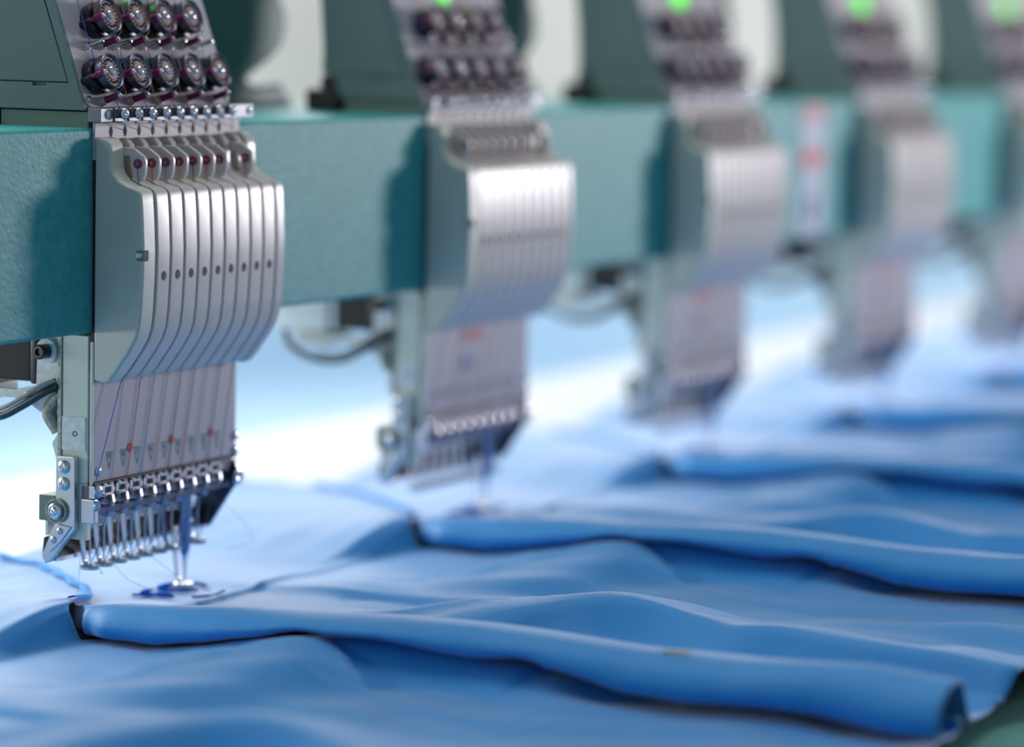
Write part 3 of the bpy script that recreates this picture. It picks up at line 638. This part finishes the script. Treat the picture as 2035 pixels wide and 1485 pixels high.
def hills(u, v):
    z = ridge(u, v, [(0.00, -0.145, 0.001), (0.05, -0.172, 0.009), (0.095, -0.205, 0.017), (0.098, -0.255, 0.019), (0.070, -0.310, 0.019), (0.058, -0.36, 0.019), (0.058, -0.44, 0.021)], 0.016, 0.050)
    z = np.maximum(z, ridge(u, v, [(0.14, -0.115, 0.001), (0.200, -0.142, 0.008), (0.250, -0.150, 0.0150), (0.295, -0.158, 0.0150), (0.300, -0.243, 0.0140), (0.298, -0.262, 0.009)], 0.022, 0.05))
    z = z + ridge(u, v, [(0.127, 0.015, 0.0012), (0.127, -0.03, 0.0026), (0.132, -0.074, 0.0040), (0.133, -0.142, 0.0035)], 0.010, 0.035)
    z = z + ridge(u, v, [(0.065, -0.0195, 0.0022), (0.15, -0.0200, 0.0020), (0.235, -0.0200, 0.0014)], 0.0026, 0.0026)
    z = z + ridge(u, v, [(0.02, -0.07, 0.001), (0.06, -0.10, 0.003), (0.10, -0.15, 0.002)], 0.010, 0.02)
    z = z + ridge(u, v, [(0.17, -0.05, 0.0005), (0.20, -0.09, 0.002), (0.26, -0.12, 0.002)], 0.008, 0.018)
    z = z + ridge(u, v, [(0.21, -0.30, 0.001), (0.20, -0.36, 0.004), (0.21, -0.44, 0.006)], 0.022, 0.04)
    z = z + 0.0012 * np.sin(u * 60 + v * 25) * ss(-0.02, -0.12, v) + 0.0009 * np.sin(u * 23 - v * 70 + 1.0) * ss(-0.0, -0.08, v)
    z = z + 0.0006 * np.sin(u * 140 + 2.2 * np.sin(v * 40)) * ss(-0.03, -0.1, v)
    return z
def base_left(u, v):
    zc = np.interp(v, VZ, ZC)
    wdt = np.interp(v, [-0.447, -0.41, -0.35, -0.20, -0.15, -0.10, -0.035, 0.05], [0.040, 0.070, 0.115, 0.115, 0.09, 0.080, 0.080, 0.09])
    t = np.clip((u - UC) / wdt, 0, 1)
    return zc * (1 - ss(0, 1, t)) 
def flap_u(v):
    return 0.33 + np.interp(v, [-0.022, -0.012, 0.0, 0.034, 0.070, 0.095, 0.134, 0.20], [-0.0398, -0.0385, -0.004, 0.050, 0.080, 0.100, 0.115, 0.12])
def surf(u, v):
    z0 = base_left(u, v); hl = hills(u, v)
    z = np.maximum(z0, hl) * 0.75 + np.sqrt(z0 ** 2 + hl ** 2) * 0.25
    up = base_left(u - 0.33, v) + 0.0032 + 0.0005 * np.sin(v * 200)
    w_ = ss(0.175, 0.288, u) * ss(-0.022, -0.009, v)
    z = z * (1 - w_) + np.maximum(up, 0.0035 - 0.002 * ss(0.08, 0.13, v)) * w_
    # under the neighbour's roll the fabric stays low
    under = ss(0.27, 0.30, u) * (1 - ss(-0.022, -0.009, v))
    return z - 0.0015 * under
def make_cloth_mesh():
    rows = np.concatenate([np.linspace(-0.447, -0.022, 182), np.linspace(-0.0205, 0.200, 93)])
    ncol = 170
    verts = []; faces = []
    def grid(U, V, Z):
        b0 = len(verts); r, c = U.shape
        for i in range(r):
            for j in range(c): verts.append((U[i, j], V[i, j], Z[i, j]))
        for i in range(r - 1):
            for j in range(c - 1):
                a = b0 + i * c + j; faces.append((a, a + 1, a + c + 1, a + c))
    uL = np.where(rows < -0.0215, UC, np.interp(rows, [-0.0215, 0.0, 0.034, 0.07, 0.095, 0.134, 0.139, 0.20], [UC, -0.012, 0.035, 0.062, 0.082, 0.10, 0.125, 0.452]))
    uR = np.where(rows < -0.0215, np.interp(rows, [-0.075, -0.032, -0.022], [0.318, 0.314, 0.2905]), flap_u(rows) + 0.0012 * np.sin(rows * 330) * ss(-0.03, 0.0, rows))
    t = np.linspace(0, 1, ncol) ** 1.15
    U = uL[:, None] + (uR - uL)[:, None] * t[None, :]; V = np.repeat(rows[:, None], ncol, 1)
    Z = surf(U, V)
    fr = ss(-0.405, -0.447, V)                 # front hem waves a little
    V2 = V + fr * 0.004 * np.sin(U * 45 + 0.5); Z = Z - fr * 0.004 * (Z > 0.006)
    Z = Z + 0.0005 * np.vectorize(lambda a, b: noise.noise((a * 35, b * 18, 0.3)))(U, V)
    Z = np.maximum(Z, -0.0095)
    Zc = Z[:182, 0].copy()
    grid(U, V2, Z)
    # roll: crest down the near face and curled in underneath
    rr = rows[:182]; rw = []
    shape = [(0.0, 1.0), (-0.0045, 0.965), (-0.0095, 0.86), (-0.0135, 0.70), (-0.0160, 0.50), (-0.0165, 0.32), (-0.0150, 0.15), (-0.0115, 0.04), (-0.0065, 0.0), (-0.0010, 0.02), (0.0030, 0.12), (0.0030, 0.24), (-0.0005, 0.32)]
    sp = catmull([(a, b, 0) for a, b in shape], 4)
    zb = np.max([surf(np.full_like(rr, q), rr) for q in (0.274, 0.280, 0.287, 0.295, 0.303, 0.312, 0.318)], axis=0) + 0.0013 + 0.0032 * ss(-0.225, -0.275, rr) * (1 - ss(-0.395, -0.435, rr))
    sc = 1.0 + 0.10 * np.sin(rr * 31) + 0.5 * ss(-0.39, -0.447, rr)
    Ur = np.array([[UC + p.x * s * (1 - 0.5 * float(ss(-0.040, -0.023, q))) for p in sp] for s, q in zip(sc, rr)]); Vr = np.repeat(rr[:, None], len(sp), 1)
    endw = ss(-0.41, -0.447, Vr); Vr = Vr + endw * 0.004 * np.sin(UC * 45 + 0.5)
    Vr = Vr - ss(-0.04, -0.022, Vr) * 0.002 * (1 - np.array([[p.y for p in sp]]))
    Zr = zb[:, None] + (Zc - zb)[:, None] * np.array([[p.y for p in sp]])
    Zr = Zr + 0.0004 * np.vectorize(lambda a, b: noise.noise((a * 30, b * 60, 1.3)))(Zr * 2, Vr)* np.array([[min(1, k / 6) for k in range(len(sp))]])
    grid(Ur[:, ::-1], Vr[:, ::-1], Zr[:, ::-1])
    # raw edge hanging where the roll begins
    cr = [i for i in range(182, len(rows)) if rows[i] < 0.02]; drop = np.linspace(0, 1, 6)
    grid(np.array([[U[i, 0] - 0.0012 * math.sin(PI * d) for d in drop] for i in cr])[:, ::-1], np.array([[V2[i, 0]] * 6 for i in cr]), np.array([[Z[i, 0] * (1 - d) + max(Z[i, 0] - 0.011, -0.006) * d for d in drop] for i in cr])[:, ::-1])
    me = bpy.data.meshes.new('fabric'); me.from_pydata(verts, [], faces)
    bm = bmesh.new(); bm.from_mesh(me); bmesh.ops.remove_doubles(bm, verts=bm.verts, dist=0.00004)
    bm.normal_update()
    bmesh.ops.dissolve_degenerate(bm, dist=0.00001, edges=bm.edges); bm.normal_update(); bm.verts.index_update()
    vs = [tuple(v.co) for v in bm.verts]; inner = [tuple(v.co - v.normal * 0.0009) for v in bm.verts]; n_ = len(vs)
    fs = [tuple(v.index for v in f.verts) for f in bm.faces]
    rim = [(e.link_loops[0].vert.index, e.link_loops[0].link_loop_next.vert.index) for e in bm.edges if len(e.link_faces) == 1]
    bm.free(); me = bpy.data.meshes.new('fabric')
    me.from_pydata(vs + inner, [], fs + [tuple(i + n_ for i in reversed(f)) for f in fs] + [(b, a, a + n_, b + n_) for a, b in rim]); me.materials.append(MATS['jersey'])
    me.polygons.foreach_set('use_smooth', [True] * len(me.polygons)); me.update()
    return me
cloth_me = make_cloth_mesh()
co = np.empty(len(cloth_me.vertices) * 3); cloth_me.vertices.foreach_get('co', co); co = co.reshape(-1, 3); print('BBOX', co.min(0), co.max(0), len(co))
def make_selvage():
    bm = bmesh.new(); prev = None
    vs = np.linspace(-0.006, 0.135, 70)
    for i, v in enumerate(vs):
        u = float(flap_u(np.array([v]))[0]) + 0.0012 * math.sin(v * 330) * float(ss(-0.03, 0.0, v))
        zz = lambda a, b: float(surf(np.array([a]), np.array([b]))[0])
        row = []
        for d, l in ((-0.0046, 0.0008), (-0.0036, 0.0019), (-0.0015, 0.0021), (0.0006, 0.0018), (0.0010, 0.0008), (0.0002, 0.0001)):
            row.append(bm.verts.new((u + d * 0.8, v - d * 0.5, zz(min(u + d * 0.8, u), v - d * 0.5 if d < 0 else v) + l)))
        if prev:
            for j in range(len(row) - 1): bm.faces.new((prev[j], prev[j + 1], row[j + 1], row[j]))
        prev = row
    return mesh_of(bm, 'selvage', 60)
selvage_me = make_selvage()
def ribbon(path, width, m, lift=0.0011):
    """satin stitch ribbon lying on the fabric"""
    bm = bmesh.new(); n = len(path); prev = None
    for i, (x, y) in enumerate(path):
        a = path[max(i - 1, 0)]; b = path[min(i + 1, n - 1)]; d = np.array([b[0] - a[0], b[1] - a[1]]); d = d / (np.linalg.norm(d) + 1e-9)
        nrm = np.array([-d[1], d[0]]) * width / 2 * (0.35 + 0.65 * math.sin(PI * min(1, max(0.0, (i + 0.5) / n))))
        row = []
        for s, hgt in ((-1, 0.0), (-0.5, 0.0009), (0.5, 0.0009), (1, 0.0)):
            px, py = x + nrm[0] * s, y + nrm[1] * s
            row.append(bm.verts.new((px, py, float(surf(np.array([px]), np.array([py]))[0]) + lift + hgt)))
        if prev:
            for j in range(3): bm.faces.new((prev[j], prev[j + 1], row[j + 1], row[j]))
        prev = row
    return mesh_of(bm, m, 60)
def arc(cx_, cy_, rx, ry, a0, a1, n=26):
    return [(cx_ + rx * math.cos(math.radians(a0 + (a1 - a0) * i / n)), cy_ + ry * math.sin(math.radians(a0 + (a1 - a0) * i / n))) for i in range(n + 1)]
motifs = [ribbon(arc(0.098, 0.010, 0.012, 0.011, -60, 250), 0.0060, 'motif'), ribbon([(0.064 + 0.001 * i, 0.019 - 0.0012 * i) for i in range(14)], 0.0055, 'motif'),
          ribbon(arc(0.078, 0.004, 0.008, 0.016, 60, 200), 0.0050, 'motif'), ribbon([(0.074 + 0.0011 * i, -0.010 - 0.0006 * i) for i in range(16)], 0.0035, 'motif')]
CL = ['pale blue fabric panel filling the foreground under the nearest rolled edge',
      'blue fabric panel under the sharp nearest head, its rolled edge ending in an open loop',
      'blue fabric panel under the second head with a long rolled edge',
      'blurred blue fabric panel under the middle head',
      'blurred blue fabric panel under the fourth head',
      'farthest blurred blue fabric panel at the right picture edge']
for i in range(6):
    o = link('fabric_panel', cloth_me, None, (PITCH * (i - 1), 0, 0)); tag(o, CL[i], 'fabric', 'blue fabric panels, one under each head')
    link('selvage', selvage_me, o, label='pale curled fabric edge')
    if i:
        for mm in motifs: link('embroidered_stroke', mm, o)

# loose thread ends hanging from the nearest head onto the fabric
LT = [([(0.020, 0.020, 0.029), (0.020, 0.021, 0.015), (0.021, 0.022, 0.001)], 'short loose thread end hanging straight from the rail of the nearest head'),
      ([(0.024, 0.019, 0.028), (0.030, 0.014, 0.018), (0.016, 0.006, 0.0205)], 'loose thread end looped round the leftmost presser foot'),
      ([(0.034, 0.011, 0.023), (0.046, 0.008, 0.012), (0.062, -0.006, 0.0030)], 'curled loose thread end hanging from the second and third presser feet'),
      ([(0.072, 0.012, 0.020), (0.080, 0.006, 0.012), (0.086, -0.002, 0.003)], 'fine loose thread end hanging left of the lowered needle'),
      ([(0.128, 0.012, 0.046), (0.136, 0.002, 0.034), (0.128, -0.012, 0.024), (0.112, -0.005, 0.020)], 'fine loose thread looping at the right end of the nearest head')]
for p, l in LT:
    tag(link('loose_thread', tube_mesh(p, 0.00012, 'thread_cyan', 5, curve=8)), l, 'thread', 'loose thread ends by the nearest head')
tag(link('lint_scrap', tube_mesh([(-0.0375, -0.318, 0.0240), (-0.0365, -0.324, 0.0246), (-0.0375, -0.331, 0.0246)], 0.0006, 'thread_yellow', 6, curve=4)), 'tiny yellow scrap of lint on the front rolled edge', 'lint')
